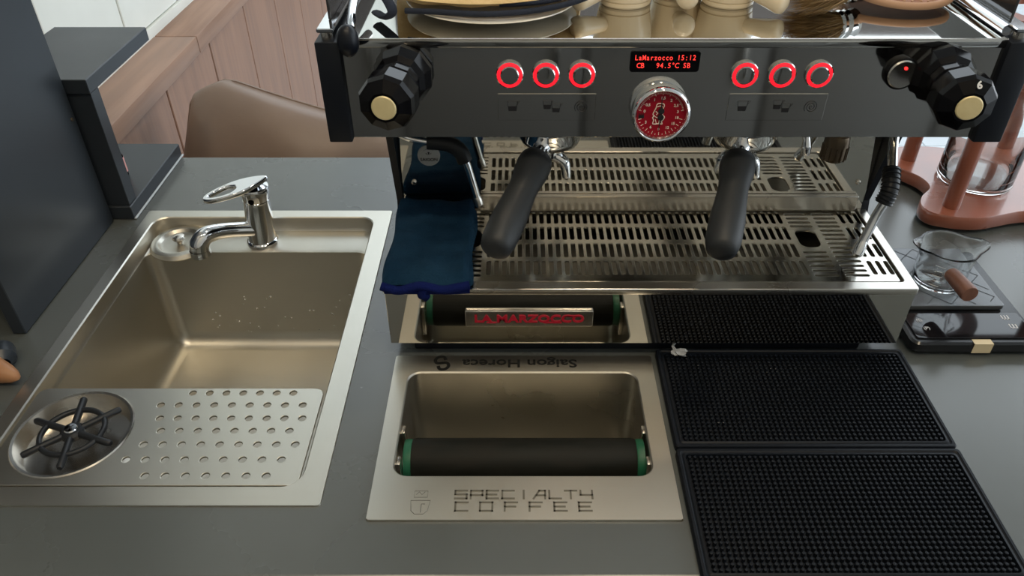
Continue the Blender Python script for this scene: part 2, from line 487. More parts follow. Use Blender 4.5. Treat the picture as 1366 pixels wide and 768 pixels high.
# sink lid
ld = thing('strainer_lid', 'round steel strainer lid with a small knob on the sink ledge', 'lid', (-.5395, 1.0225, -.0235))
bm = B(); lathe(bm, [(0, .004), (.024, .0035), (.029, .0045), (.033, .0090), (.0365, .0098), (.0425, .0080), (.0460, .003), (.0455, .001), (.030, .001), (0, .001)], 48, T((-.5395, 1.0225, -.0225)) @ Matrix.Rotation(R(2), 4, 'X'))
obj('disc', bm, 'steel', ld)
bm = B(); lathe(bm, [(.004, .003), (.0045, .008), (.009, .012), (.0105, .015), (.009, .018), (.004, .0195), (0, .0197)], 24, T((-.5395, 1.0225, -.0235)))
obj('knob', bm, 'satin', ld)

# ------------------------------------------------------------------ knock box
kb = thing('knock_box', 'inset steel knock box with engraved frame and a rubber covered roller', 'knock box', (.006, .61, 0))
KO = rr(-.1572, .1692, .4840, .7335, .003)
KI = rr(-.1365, .1460, .5416, .7020, .016)
bm = B()
loft(bm, [at_z(KO, .0003), at_z(rr(-.1565, .1685, .4847, .7328, .003), .0030), at_z(rr(-.1380, .1475, .5401, .7035, .017), .0030), at_z(KI, .0015)])
obj('frame', bm, 'steel', kb, smooth=40)
bm = B()
loft(bm, [at_z(KI, .0015), at_z(KI, -.004), at_z(rr(-.1385, .148, .5396, .704, .016), -.0045), at_z(rr(-.138, .1475, .54, .7035, .016), -.14), at_z(rr(-.12, .13, .555, .69, .01), -.15)], cap=True)
obj('bin', bm, 'steel_bin', kb, label='dark steel bin below the frame', smooth=40)
rol = obj('roller', lathe(B(), [(0, 0), (.0245, 0), (.0255, .004), (.0255, .252), (.0245, .256), (0, .256)], 36, frame_z((-.122, .590, -.030), (1, 0, 0))), 'roller', kb, label='black rubber covered knocking roller')
for x in (-.131, .1342):
    bm = B(); lathe(bm, [(0, 0), (.0235, 0), (.0245, .002), (.0245, .0088), (0, .0088)], 32, frame_z((x, .590, -.030), (1, 0, 0)))
    obj('end_cap', bm, 'green', rol, label='green plastic end cap of the roller')
for x0, x1 in ((-.1375, -.1318), (.1425, .1475)):
    for y0 in (.562, .608):
        obj('bracket', box(B(), (x0, y0, -.055), (x1, y0 + .012, -.004), .0008), 'satin', kb)
# engraved lettering
STROKES = {'S': [[(1, 1), (0, 1), (0, .52), (1, .52), (1, 0), (0, 0)]], 'P': [[(0, 0), (0, 1), (1, 1), (1, .42), (0, .42)]], 'E': [[(1, 1), (0, 1), (0, 0), (1, 0)], [(0, .5), (.85, .5)]],
           'C': [[(1, 1), (0, 1), (0, 0), (1, 0)]], 'I': [[(.5, 0), (.5, 1)]], 'A': [[(0, 0), (.5, 1), (1, 1), (1, 0)], [(.25, .4), (1, .4)]], 'L': [[(0, 1), (0, 0), (1, 0)]],
           'T': [[(0, 1), (1, 1)], [(.5, 1), (.5, 0)]], 'Y': [[(0, 1), (0, .45), (1, .45)], [(1, 1), (1, 0)]], 'O': [[(0, 0), (0, 1), (1, 1), (1, 0), (0, 0)]], 'F': [[(0, 0), (0, 1), (1, 1)], [(0, .5), (.85, .5)]]}
def stroke_text(word, x0, x1, wl, y0, y1, z, r):
    bm = B()
    for k, ch in enumerate(word):
        lx = x0 + (x1 - wl - x0) * k / (len(word) - 1)
        for ln in STROKES[ch]:
            for (ax, ay), (bx, by) in zip(ln, ln[1:]):
                p, q = Vector((lx + ax * wl, y0 + ay * (y1 - y0), z)), Vector((lx + bx * wl, y0 + by * (y1 - y0), z))
                e = (q - p).normalized() * r
                box(bm, (-(q - p).length / 2 - r, -r, -.0001), ((q - p).length / 2 + r, r, .0003), M=T((p + q) / 2) @ Matrix.Rotation(math.atan2(q.y - p.y, q.x - p.x), 4, 'Z'))
    return bm
obj('lettering', stroke_text('SPECIALTY', -.0670, .0775, .0122, .5110, .5210, .0031, .0010), 'etch', kb)
obj('lettering', stroke_text('COFFEE', -.0660, .0755, .0128, .4955, .5060, .0031, .0010), 'etch', kb)
bm = B(); text(bm, 'Saigon Horeca', .0200, T((.0010, .7190, .0031)) @ Matrix.Rotation(PI, 4, 'Z'), depth=.0006, off=.0003, sx=1.24)
obj('lettering', bm, 'etch_dark', kb)
def hook_logo(bm, M, s):
    """two interlocked hooks"""
    for k in (0, PI):
        N = M @ Matrix.Rotation(k, 4, 'Z')
        pts = [(.05, .34), (-.2, .52), (-.48, .34), (-.5, .02), (-.28, -.16), (-.02, -.02), (.12, .1)]
        tube(bm, [N @ Vector((x * s, y * s, 0)) for x, y in pts], .105 * s, 6, smooth=5, flat=(1, .12))
bm = B(); hook_logo(bm, T((-.0970, .7190, .0032)) @ Matrix.Rotation(R(150), 4, 'Z'), .0205)
obj('logo', bm, 'etch_dark', kb)
bm = B()
zz = .0031
cupo = [(-.113, .5085), (-.0925, .5085), (-.0945, .4955), (-.0985, .4915), (-.1075, .4915), (-.1115, .4955)]
tube(bm, [(x, y, zz) for x, y in cupo], .0004, 4, closed=True)
tube(bm, [(-.1015, .4935, zz), (-.1015, .504, zz), (-.098, .504, zz)], .0004, 4)
obj('cup_icon', bm, 'etch', kb); bm = B()
tube(bm, [(-.110, .5205, zz), (-.110, .5125, zz), (-.096, .5125, zz), (-.096, .5205, zz)], .0003, 4, closed=True)
tube(bm, [(-.108, .516, zz), (-.105, .5195, zz), (-.102, .516, zz), (-.099, .5195, zz)], .0003, 4)
obj('steam_icon', bm, 'etch', kb)

# ------------------------------------------------------------------ bar mats
def bar_mat(x0, x1, y0, y1, label):
    t = thing('bar_mat', label, 'bar mat', ((x0 + x1) / 2, (y0 + y1) / 2, 0), group='black rubber bar mats')
    bm = B()
    L = lambda d, z: at_z(rr(x0 + d, x1 - d, y0 + d, y1 - d, .004, 3), z)
    loft(bm, [L(0, .0004), L(0, .008), L(.001, .0092), L(.0035, .0092), L(.0045, .008), L(.0055, .0078), L(.0065, .0088), L(.0085, .0088), L(.0095, .0035)], cap=True)
    obj('tray', bm, 'mat_rubber', t, smooth=40)
    bm = B(); p = .0060
    nx, ny = int((x1 - x0 - .024) / p), int((y1 - y0 - .024) / p)
    ox, oy = (x0 + x1 - (nx) * p) / 2, (y0 + y1 - ny * p) / 2
    for i in range(nx + 1):
        for j in range(ny + 1):
            lathe(bm, [(.0021, .0034), (.0018, .0088), (0, .0092)], 6, T((ox + i * p, oy + j * p, 0)), a0=.4)
    obj('nubs', bm, 'mat_rubber', t, kind='stuff', smooth=25)
    return t
bar_mat(.1750, .4890, .5765, .7395, 'black rubber bar mat with its back edge tucked under the espresso machine')
bar_mat(.1745, .4890, .4120, .5745, 'black rubber bar mat lying along the front edge of the worktop')
sc = thing('plastic_scrap', 'crumpled scrap of clear plastic lying on the bar mat', 'scrap', (.2025, .7270, .0092))
bm = B(); random.seed(8)
bmesh.ops.create_icosphere(bm, subdivisions=2, radius=.0085)
for v in bm.verts:
    v.co = Vector((v.co.x * 1.2, v.co.y * .9, v.co.z * .5)) * random.uniform(.55, 1.25) + Vector((.2025, .7270, .0135))
    v.co.z = max(v.co.z, .0093)
tube(bm, [(.199, .730, .014), (.195, .734, .018), (.198, .738, .021)], .002, 5)
obj('crumple', bm, 'plastic_clear', sc, smooth=None)

# ------------------------------------------------------------------ espresso machine
CX = .1575
em = thing('espresso_machine', 'large polished steel two-group espresso machine with black knobs and red buttons', 'espresso machine', (CX, .98, 0))
# base and drip tray
obj('plinth', box(B(), (-.135, .748, 0), (.44, 1.18, .026), .003), 'black_plastic', em)
bx0, bx1 = -.1625, .4770
bm = B(); box(bm, (bx0 + .002, .7303, .0262), (bx1 - .002, .7323, .106), .0006, 1)
obj('front_panel', bm, 'mirror', em, label='mirror polished lower front panel')
bm = B(); box(bm, (bx0 + .002, .7323, .0262), (bx0 + .004, 1.2, .106)); box(bm, (bx1 - .004, .7323, .0262), (bx1 - .002, 1.2, .106))
box(bm, (bx0 + .004, .7325, .0264), (bx1 - .004, 1.2, .0285)); box(bm, (bx0 + .004, 1.198, .0285), (bx1 - .004, 1.2, .106))
obj('base_shell', bm, 'satin', em)
bm = B()
RIM = rr(bx0, bx1, .7285, 1.20, .004, 3); RIN = rr(-.1500, .4645, .7440, .915, .004, 3)
plate(bm, [RIM, RIN], .1045, .1130, bev=.0012)
obj('tray_rim', bm, 'satin', em, smooth=35)
bm = B(); box(bm, (-.152, .742, .070), (.467, .917, .072)); 
box(bm, (-.152, .742, .072), (-.1505, .917, .106)); box(bm, (.4655, .742, .072), (.467, .917, .106)); box(bm, (-.152, .742, .072), (.467, .7435, .106))
obj('drip_pan', bm, 'steel_bin', em)
# grate with slots
def slot(cx, cy, w, l, horiz=False):
    if horiz: return rr(cx - l / 2, cx + l / 2, cy - w / 2, cy + w / 2, w / 2 * .98, 3)
    return rr(cx - w / 2, cx + w / 2, cy - l / 2, cy + l / 2, w / 2 * .98, 3)
loops = [rr(-.1472, .4617, .7465, .9100, .003, 3)]
rows = [(.7752, .0300), (.8134, .0310), (.8527, .0305), (.8905, .0290)]
for cy, l in rows:
    for k in range(-20, 21): loops.append(slot(CX + k * .00975, cy, .0055, l))
for s in (1, -1):
    for cy, l in rows:
        for xo in (.2795, .2900, .3003): loops.append(slot(CX + s * xo, cy, .0052, l * .95))
    hole = (CX + s * .2195, .8405)
    loops.append(rr(hole[0] - .0135, hole[0] + .0135, hole[1] - .0205, hole[1] + .0205, .011, 5))
    for k in range(15):
        cy = .7590 + k * .0100
        if not (.812 < cy < .868): loops.append(slot(CX + s * .2190, cy, .0045, .0300, True))
        loops.append(slot(CX + s * .2560, cy, .0045, .0295, True))
bm = B(); plate(bm, loops, .1085, .1112, bev=.0005)
obj('drip_grate', bm, 'grate', em, smooth=35, label='slotted steel drip grate')
# splash back (mirror) and its lower flange
bm = B(); box(bm, (-.1560, .9115, .1135), (.4705, .9135, .2890))
sb = obj('splash_back', bm, 'mirror', em, label='mirror polished splash back behind the groups')
obj('flange', box(B(), (-.0530, .9035, .1150), (.4600, .9112, .1365), .001, 1), 'satin', sb)
for x in (-.1405, .4560):
    bm = B(); lathe(bm, [(.0038, 0), (.0036, .0016), (.002, .0028), (0, .003)], 14, FR(x, .9115, .1545)); obj('screw', bm, 'satin', sb)
MB = FR(-.1180, .9112, .1945)
bdg = obj('round_badge', lathe(B(), [(.0148, 0), (.0148, .0012), (.0142, .0015), (0, .0015)], 36, MB), 'badge_grey', em, label='round grey badge with a small printed mark')
bm = B(); text(bm, 'SAIGON', .0062, MB @ T((0, -.0055, .0017)), depth=.0002, off=.0001)
for a in (50, 90, 130): tube(bm, [MB @ Vector((.002 * math.cos(R(a)), .002 * math.sin(R(a)), .0017)), MB @ Vector((.0055 * math.cos(R(a)), .0055 * math.sin(R(a)), .0017))], [.0006, .0014], 5, flat=(1, .1))
for a in range(50, 140, 18): tube(bm, [MB @ Vector((.0098 * math.cos(R(a)), .0098 * math.sin(R(a)), .0017)), MB @ Vector((.0098 * math.cos(R(a + 10)), .0098 * math.sin(R(a + 10)), .0017))], .0006, 4, flat=(1, .1))
obj('badge_print', bm, 'ink', bdg)
# side uprights
for x0, x1 in ((-.1665, -.1575), (.4715, .4805)):
    bm = B()
    prof = [(.905, .095), (1.20, .095), (1.23, .29), (.868, .29), (.914, .125)]
    loft(bm, [[(x0, y, z) for y, z in prof], [(x1, y, z) for y, z in prof]])
    for lpx in (x0, x1): bm.faces.new([bm.verts.new((lpx, y, z)) for y, z in prof])
    bmesh.ops.remove_doubles(bm, verts=bm.verts, dist=1e-6)
    obj('side_upright', bm, 'black_plastic', em)
obj('back_cover', box(B(), (-.157, 1.19, .095), (.471, 1.20, .289)), 'satin', em)
# upper body
UX0, UX1, UY0, UZ0, UZ1 = -.1810, .4950, .7730, .2885, .3972
bm = B(); box(bm, (UX0, UY0 + .003, UZ0), (UX1, 1.245, UZ1 - .002))
obj('upper_body', bm, 'mirror_panel', em)
bm = B(); box(bm, (UX0, UY0, UZ0), (UX1, UY0 + .003, UZ1 - .0085), .0006, 1)
fp = obj('control_panel', bm, 'mirror_panel', em, label='dark polished control panel with buttons, gauge and display')
bm = B(); box(bm, (UX0, UY0 - .0008, UZ1 - .0085), (UX1, UY0 + .003, UZ1), .0008, 2)
obj('panel_lip', bm, 'mirror_panel', em)
bm = B(); box(bm, (UX0, UY0 + .001, UZ1 - .002), (UX1, 1.245, UZ1), .0006, 1)
obj('cup_tray_top', bm, 'mirror', em, label='mirror polished cup warmer top')
bm = B(); box(bm, (UX0, UY0 - .0012, UZ1 - .0010), (UX1, UY0 + .0012, UZ1 + .0008), .0007, 2)
obj('top_edge', bm, 'satin', em)
for x0, x1 in ((-.2062, -.1808), (.4948, .5255)):
    bm = B(); box(bm, (x0, UY0 - .007, UZ0 - .003), (x1, 1.25, UZ1 - .001), .002, 2)
    obj('side_cover', bm, 'black_plastic', em)
# side rails, left lever ball
for s, x in ((-1, -.1950), (1, .5080)):
    rail = obj('side_rail', box(B(), (x - .0085, .772, UZ1 + .0062), (x + .0085, 1.24, UZ1 + .0105), .001, 1), 'chrome', em)
    for y in (.780, .93, 1.10, 1.23): obj('rail_post', cyl(B(), (x, y, UZ1 - .002), (x, y, UZ1 + .0062), .006, 12), 'satin', rail)
    bm = B()
    box(bm, (x - s * .0005 - .0015, .80, UZ1 + .0105), (x - s * .0005 + .0015, 1.24, UZ1 + .05), .0006, 1)
    obj('side_glass', bm, 'smoke_glass', em)
bl = obj('ball_lever', lathe(B(), [(0, -.0165)] + [(.0112 * math.cos(R(a)), .0165 * math.sin(R(a))) for a in range(-75, 90, 15)] + [(0, .0165)], 24, T((-.1700, .7600, .4000))), 'black_plastic', em, label='black ball knob at the end of a chrome rod', smooth=60)
bm = B(); tube(bm, [(-.1685, .770, .4085), (-.171, .80, .416), (-.176, .90, .436)], .0050, 12)
obj('rod', bm, 'chrome', bl)
bm = B(); tube(bm, [(.4965, .782, UZ1 + .006), (.4965, .90, UZ1 + .006), (.4965, 1.2, UZ1 + .006)], .0058, 12)
obj('cup_rail', bm, 'chrome', em)
# knobs
for xb, xc in ((-.1175, -.1275), (.4365, .4255)):
    d = Vector((xc - xb, -.090, 0)); M = frame_z((xb, UY0, .3630), d)
    kn = obj('steam_knob', lathe(B(), [(.0285, 0), (.0300, .002), (.0312, .012), (.0270, .024), (.0220, .029), (.0215, .040), (.0245, .046), (.0282, .058), (.0285, .078), (.0262, .0835), (.0150, .0905), (.0125, .0905), (.0125, .0880), (0, .0880)], 10, M, a0=.3), 'black_gloss', em, smooth=8, label='glossy black faceted steam knob')
    obj('knob_cap', lathe(B(), [(.0122, .0880), (.0122, .0905), (.0112, .0915), (0, .0918)], 32, M), 'gold', kn, label='pale brass cap in the knob')
    if xc > 0:
        bm = B(); text(bm, '6', .0100, (T((xc + .003, UY0 - .0880, .3848)) @ Matrix.Rotation(R(58), 4, 'X')), depth=.0008, off=.0003)
        obj('knob_number', bm, 'icon_white', kn)
# power button
pb = obj('power_button', lathe(B(), [(.0150, 0), (.0150, .006), (.0138, .0075), (0, .0078)], 36, FR(.3958, UY0, .3625)), 'satin', em)
obj('button_ring', lathe(B(), [(.0172, 0), (.0170, .005), (.0152, .006), (.0150, 0)], 36, FR(.3958, UY0, .3625)), 'black_gloss', pb)
obj('indicator_light', lathe(B(), [(.0016, 0), (.0014, .0012), (0, .0015)], 12, FR(.3968, UY0 - .0078, .3695)), 'red_led', pb)
# brew buttons
for x in (-.0094, .0281, .0655, .2344, .2730, .3115):
    M = FR(x, UY0, .3607)
    bt = obj('brew_button', lathe(B(), [(.0097, 0), (.0097, .0050), (.0087, .0058), (0, .0060)], 36, M), 'mirror_panel', em)
    obj('light_ring', lathe(B(), [(.0133, .001), (.0129, .0045), (.0104, .0050), (.0098, .004)], 40, M), 'red_glow', bt, label='glowing red light ring')
    obj('bezel', lathe(B(), [(.0146, 0), (.0144, .0032), (.0134, .0040), (.0133, 0)], 40, M), 'mirror_panel', bt)
# icon plates
def cup_icon(bm, M, x, y, s):
    o = [(-.5, .5), (-.36, -.5), (.36, -.5), (.5, .5)]
    tube(bm, [M @ Vector((x + a * s, y + b * s, 0)) for a, b in o], .00035, 4)
    tube(bm, [M @ Vector((x - .5 * s, y + .5 * s, 0)), M @ Vector((x + .72 * s, y + .5 * s, 0)), M @ Vector((x + .45 * s, y + .1 * s, 0))], .0003, 4)
    plate(bm, [[(x - .40 * s, y - .02 * s), (x - .36 * s, y - .5 * s), (x + .36 * s, y - .5 * s), (x + .40 * s, y - .02 * s)]], 0, .0003, M=M)
    return bm
for xc in (.0298, .2748):
    ip = obj('icon_plate', box(B(), (xc - .052, UY0 - .0008, .3090), (xc + .052, UY0 + .0005, .3385), .0003, 1), 'mirror_panel', em)
    M = FR(xc, UY0 - .0009, .3245)
    for x, y, sz in ((-.0365, .001, .0110), (.0005, .0025, .0095), (.0100, -.0012, .0095)): obj('cup_icon', cup_icon(B(), M, x, y, sz), 'ink', ip)
    obj('spiral_icon', tube(B(), [M @ Vector((.0370 + (.0006 + .00042 * t) * math.cos(t), (.0006 + .00042 * t) * math.sin(t), 0)) for t in [k * .4 for k in range(42)]], .00045, 4), 'ink', ip)
    bm = B(); box(bm, (xc - .052, UY0 - .0010, .3383), (xc + .052, UY0, .3390)); obj('plate_edge', bm, 'satin', ip)
# display
M = FR(.1502, UY0, .3742)
ds = obj('display', (lambda bm: plate(bm, [rr(-.0358, .0358, -.0110, .0110, .003)], 0, .0014, M=M))(B()), 'black_gloss', em, label='black display with red dot matrix text')
bm = B()
for row, line in enumerate(('LaMarzocco 15:12', 'CB   94.5°C SB')):
    for k, ch in enumerate(line):
        if ch != ' ':
            text(bm, ch, .0077, M @ T(((k - (len(line) - 1) / 2) * .00395 + (0 if row == 0 else -.001), .0041 - row * .0083, .0017)), depth=.0002, sx=.86 if ch != 'M' else .68, off=.00004)
obj('display_text', bm, 'red_text', ds)
# pressure gauge
M = FR(.1503, UY0, .3215)
gg = obj('pressure_gauge', lathe(B(), [(.0295, 0), (.0310, .004), (.0312, .014), (.0300, .0175), (.0280, .0185), (.0262, .0165), (.0258, .012)], 56, M), 'chrome', em, smooth=50, label='round red pressure gauge with chrome bezel')
fa = obj('dial_face', lathe(B(), [(.0262, .0118), (0, .0118)], 48, M), 'gauge_red', gg)
bm = B()
for k in range(41):
    a = R(10 + 160 * k / 40); r0 = .0225 if k % 5 else .0212
    tube(bm, [M @ Vector((r0 * math.cos(a), r0 * math.sin(a), .0121)), M @ Vector((.0242 * math.cos(a), .0242 * math.sin(a), .0121))], .00022, 4)
for k in range(17):
    a = R(195 + 150 * k / 16); r0 = .0228 if k % 2 else .0208
    tube(bm, [M @ Vector((r0 * math.cos(a), r0 * math.sin(a), .0121)), M @ Vector((.0242 * math.cos(a), .0242 * math.sin(a), .0121))], .0003, 4)
for a, s in ((170, '0'), (145, '0,5'), (118, '1'), (88, '1,5'), (58, '2'), (32, '2,5'), (8, '3'), (212, '3'), (238, '6'), (268, '9'), (298, '12'), (322, '15'), (346, '18')):
    text(bm, s, .0042, M @ T((.0178 * math.cos(R(a)), .0178 * math.sin(R(a)), .0121)), depth=.0002, off=.0001)
obj('dial_marks', bm, 'cream_print', gg)
# standing lion emblem as an outline drawing
bm = B()
lion = [(-.002, .0118), (.003, .0115), (.0045, .0095), (.0036, .006), (.0042, .002), (.0036, -.001), (.0058, -.003), (.0050, -.0062), (.0032, -.0085), (.0044, -.0112), (.0005, -.0110), (-.0040, -.0114), (-.0058, -.0108), (-.0052, -.007), (-.0066, -.0040), (-.0048, -.0022), (-.0066, -.0005), (-.0054, .0035), (-.0040, .007), (-.0036, .0100)]
tube(bm, [M @ Vector((x - .0018, y, .0123)) for x, y in lion], .00055, 5, closed=True, smooth=3)
for seg in (((-.004, -.003), (-.001, -.0045), (.002, -.0035)), ((-.0035, -.006), (-.002, -.0105)), ((.001, -.006), (.0005, -.0105)), ((-.003, .008), (0, .0092), (.0028, .0082)), ((-.004, .003), (-.0015, .001), (-.003, -.001))):
    tube(bm, [M @ Vector((x - .0018, y, .0123)) for x, y in seg], .00045, 5)
obj('lion_emblem', bm, 'cream_print', gg)
bm = B()
for y0, y1 in ((.0035, .0185), (-.0035, -.0185)):
    tube(bm, [M @ Vector((0, y0, .0128)), M @ Vector((-.0006, y1, .0128))], [.0009, .0003], 6)
    lathe(bm, [(.0034, .0124), (.0032, .0136), (0, .014)], 18, M @ T((0, y0, 0)))
obj('needles', bm, 'ink', gg)
bm = B(); text(bm, 'BAR', .0035, M @ T((-.0205, -.0005, .0121)), depth=.0002); box(bm, (-.003, -.0016, 0), (.003, .0016, .0003), M=M @ T((-.0205, -.003, .012)))
obj('unit_mark', bm, 'ink', gg)
# name badge on the lower panel
M = FR(.0127, .7303, .0690)
nb = obj('name_badge', (lambda bm: plate(bm, [rr(-.0780, .0780, -.0120, .0120, .002)], 0, .004, M=M, bev=.0008))(B()), 'satin', em, label='steel badge with red capital letters')
bm = B(); text(bm, 'LA MARZOCCO', .0155, M @ T((0, .0002, .0045)), depth=.0010, sx=1.18, off=.0005, space=1.03)
for x0, x1, y in ((-.052, -.040, -.0052), (.018, .040, -.0052), (.042, .058, .0052)):
    box(bm, (x0, y - .0007, .004), (x1, y + .0007, .005), M=M)
obj('badge_lettering', bm, 'badge_red', nb)
# group heads
GY = .866
for gx in (.0385, .2755):
    bm = B(); lathe(bm, [(.050, .2890), (.050, .283), (.046, .281), (.044, .272), (.0455, .270), (.0455, .2645), (.041, .2635), (0, .2635)], 44, T((gx, GY, 0)))
    obj('group_head', bm, 'chrome', em, label='chrome group head')
# steam wands
wd = obj('steam_wand', (lambda bm: tube(bm, [(.4600, .868, .292), (.4575, .862, .268), (.4540, .850, .242), (.4440, .806, .205), (.4320, .797, .168), (.4185, .786, .128)], .0056, 14, smooth=6))(B()), 'chrome', em, smooth=60)
bm = B(); tube(bm, [(.4485, .826, .221), (.4440, .806, .205), (.4385, .801, .188)], .0098, 16, smooth=8)
for k in range(9):
    gp = smooth_path([(.4485, .826, .221), (.4440, .806, .205), (.4385, .801, .188)], 10); p = gp[2 + k * 2]
    lathe(bm, [(.0095, -.0012), (.0112, 0), (.0095, .0012)], 16, frame_z(p, gp[1 + k * 2] - gp[3 + k * 2]))
obj('wand_grip', bm, 'rubber', wd)
bm = B(); lathe(bm, [(.0056, 0), (.0074, .008), (.0078, .018), (.006, .021), (0, .022)], 16, frame_z((.4235, .7900, .1420), (-.0135, -.011, -.040)))
obj('nozzle', bm, 'chrome', wd)
wl_ = obj('steam_wand', (lambda bm: tube(bm, [(-.158, .868, .292), (-.152, .862, .262), (-.140, .860, .2475), (-.112, .860, .2400), (-.080, .860, .234), (-.068, .860, .218), (-.062, .860, .198), (-.0515, .860, .152)], .0048, 14, smooth=6))(B()), 'chrome', em, smooth=60)
bm = B(); tube(bm, [(-.112, .860, .2400), (-.094, .860, .2385), (-.080, .860, .234), (-.0715, .860, .2255), (-.067, .860, .214)], .0098, 16, smooth=8)
obj('wand_grip', bm, 'rubber', wl_)
bm = B(); lathe(bm, [(.0048, 0), (.0062, .005), (.0064, .012), (.0045, .015), (0, .0155)], 14, frame_z((-.0540, .860, .163), (.0105, 0, -.046)))
obj('nozzle', bm, 'satin', wl_)
# hot water tap
ht = obj('hot_water_tap', (lambda bm: lathe(bm, [(.012, .2890), (.012, .270), (.0085, .266), (.0085, .250), (.0135, .246), (.0150, .238), (.0150, .216), (.0125, .212), (.0075, .212), (.0065, .222), (0, .222)], 28, T((.3930, .868, 0))))(B()), 'brass_dark', em, label='dark ribbed hot water tap')
bm = B()
for k in range(14):
    a = 2 * PI * k / 14; tube(bm, [(.3930 + .0150 * math.cos(a), .868 + .0150 * math.sin(a), .214), (.3930 + .0150 * math.cos(a), .868 + .0150 * math.sin(a), .232)], .0012, 5)
obj('ribs', bm, 'brass_dark', ht)
bm = B(); tube(bm, [(.340, .868, .290), (.342, .866, .262), (.3515, .864, .246), (.3545, .862, .232), (.3550, .862, .222)], [.0035, .0035, .0045, .0062, .0052], 12, smooth=6)
obj('tap_spout', bm, 'chrome', em)
bm = B(); tube(bm, [(.346, .875, .278), (.352, .872, .256), (.372, .868, .246), (.392, .868, .252), (.402, .872, .276)], .0035, 10, smooth=6)
obj('tap_hoop', bm, 'chrome', em)

# portafilters
def portafilter(gx, tip, label):
    t = thing('portafilter', label, 'portafilter', (gx, GY, .235), group='portafilters in the group heads')
    bm = B(); lathe(bm, [(0, .2290), (.014, .2290), (.025, .2330), (.0350, .2390), (.0390, .2480), (.0392, .2590), (.0400, .2600), (.0400, .2632), (0, .2632)], 44, T((gx, GY, 0)))
    obj('basket_holder', bm, 'chrome', t, smooth=40)
    tip = Vector(tip); c = Vector((gx, GY, .2520))
    d = tip - c; L = d.length; u = d / L
    M = frame_z(c, d)
    bm = B(); lathe(bm, [(.0125, .030), (.0105, .042), (.0105, .052), (.0130, .056), (.0130, .064)], 20, M)
    obj('neck', bm, 'chrome', t)
    q = [(0, .058), (.0150, .058), (.0195, .061), (.0205, .070), (.0198, .085), (.0178, .098), (.0168, .112), (.0180, .140), (.0196, .165), (.0190, L - .018), (.0165, L - .006), (.0110, L - .0012), (0, L)]
    obj('handle', lathe(B(), q, 28, M), 'handle_black', t, smooth=60, label='dull black rubber handle')
    side = Vector((u.y, -u.x, 0)).normalized()
    bm = B(); cyl(bm, (gx, GY, .231), (gx, GY, .218), .011, 16)
    for s in (1, -1):
        p = Vector((gx, GY, .220))
        tube(bm, [p, p + side * s * .010 + Vector((0, 0, -.002)), p + side * s * .019 + Vector((0, 0, -.009)), p + side * s * .023 + Vector((0, 0, -.028))], [.0085, .0080, .0072, .0058], 12, smooth=5)
    obj('spout', bm, 'chrome', t, smooth=60)
portafilter(.0385, (-.0262, .665, .2110), 'portafilter with dull black handle beside the folded blue towel and its steam wand')
portafilter(.2755, (.2115, .665, .2090), 'portafilter with dull black handle beside the ribbed hot water tap')

# towel folded on the drip tray
tw = thing('towel', 'folded dark blue microfibre towel on the end of the drip tray', 'towel', (-.11, .81, .1132))
def towel_layer(x0, x1, y0, y1, z0, th, seed, droop):
    bm = B(); n, m = 26, 30; random.seed(seed)
    g = {}
    for side in (0, 1):
        for i in range(n + 1):
            for j in range(m + 1):
                u, v = i / n, j / m
                x = x0 + (x1 - x0) * u + .002 * math.sin(9 * v + seed); y = y0 + (y1 - y0) * v + .0015 * math.sin(7 * u + seed * 2)
                e = min(u, 1 - u) / .06; e2 = min(v, 1 - v) / .05
                k = math.sqrt(max(0, 1 - (1 - min(1, e)) ** 2)) * math.sqrt(max(0, 1 - (1 - min(1, e2)) ** 2))
                z = z0 + th / 2 + (th / 2 * k + .0016 * k * math.sin(14 * u + 4 * v + seed) * math.sin(11 * v + seed) + .0009 * k * math.sin(40 * v + 6 * u)) * (1 if side else -1)
                if not side: z = max(z, z0)
                z -= droop * max(0, (.10 - v) / .10) ** 1.5
                z += .004 * k * side * v
                g[side, i, j] = bm.verts.new((x, y, z))
    for side in (0, 1):
        for i in range(n):
            for j in range(m): bm.faces.new((g[side, i, j], g[side, i + 1, j], g[side, i + 1, j + 1], g[side, i, j + 1]))
    for i in range(n):
        for j in (0, m): bm.faces.new((g[0, i, j], g[0, i + 1, j], g[1, i + 1, j], g[1, i, j]))
    for j in range(m):
        for i in (0, n): bm.faces.new((g[0, i, j], g[0, i, j + 1], g[1, i, j + 1], g[1, i, j]))
    return bm
l1 = obj('fold', towel_layer(-.1580, -.0560, .7250, .896, .1132, .010, 1, 0), 'towel', tw, smooth=70)
l2 = obj('fold', towel_layer(-.1600, -.0575, .7190, .897, .1232, .013, 3, .004), 'towel', tw, smooth=70)
bm = B()
tube(bm, [(-.161, .7185, .1255), (-.14, .7165, .1205), (-.115, .7175, .1265), (-.09, .7165, .1215), (-.07, .7175, .1245), (-.0575, .7185, .1265)], .0055, 10, smooth=6)
tube(bm, [(-.158, .7215, .1165), (-.12, .7195, .1175), (-.08, .7205, .1165), (-.058, .7215, .1175)], .0040, 8, smooth=6)
tube(bm, [(-.111, .7185, .122), (-.1135, .7185, .1135), (-.110, .7225, .1070), (-.1115, .7232, .1000)], [.005, .0065, .0055, .0015], 8, smooth=5)
obj('hem', bm, 'towel_hem', tw, smooth=70, label='royal blue hem rolled at the front edge')

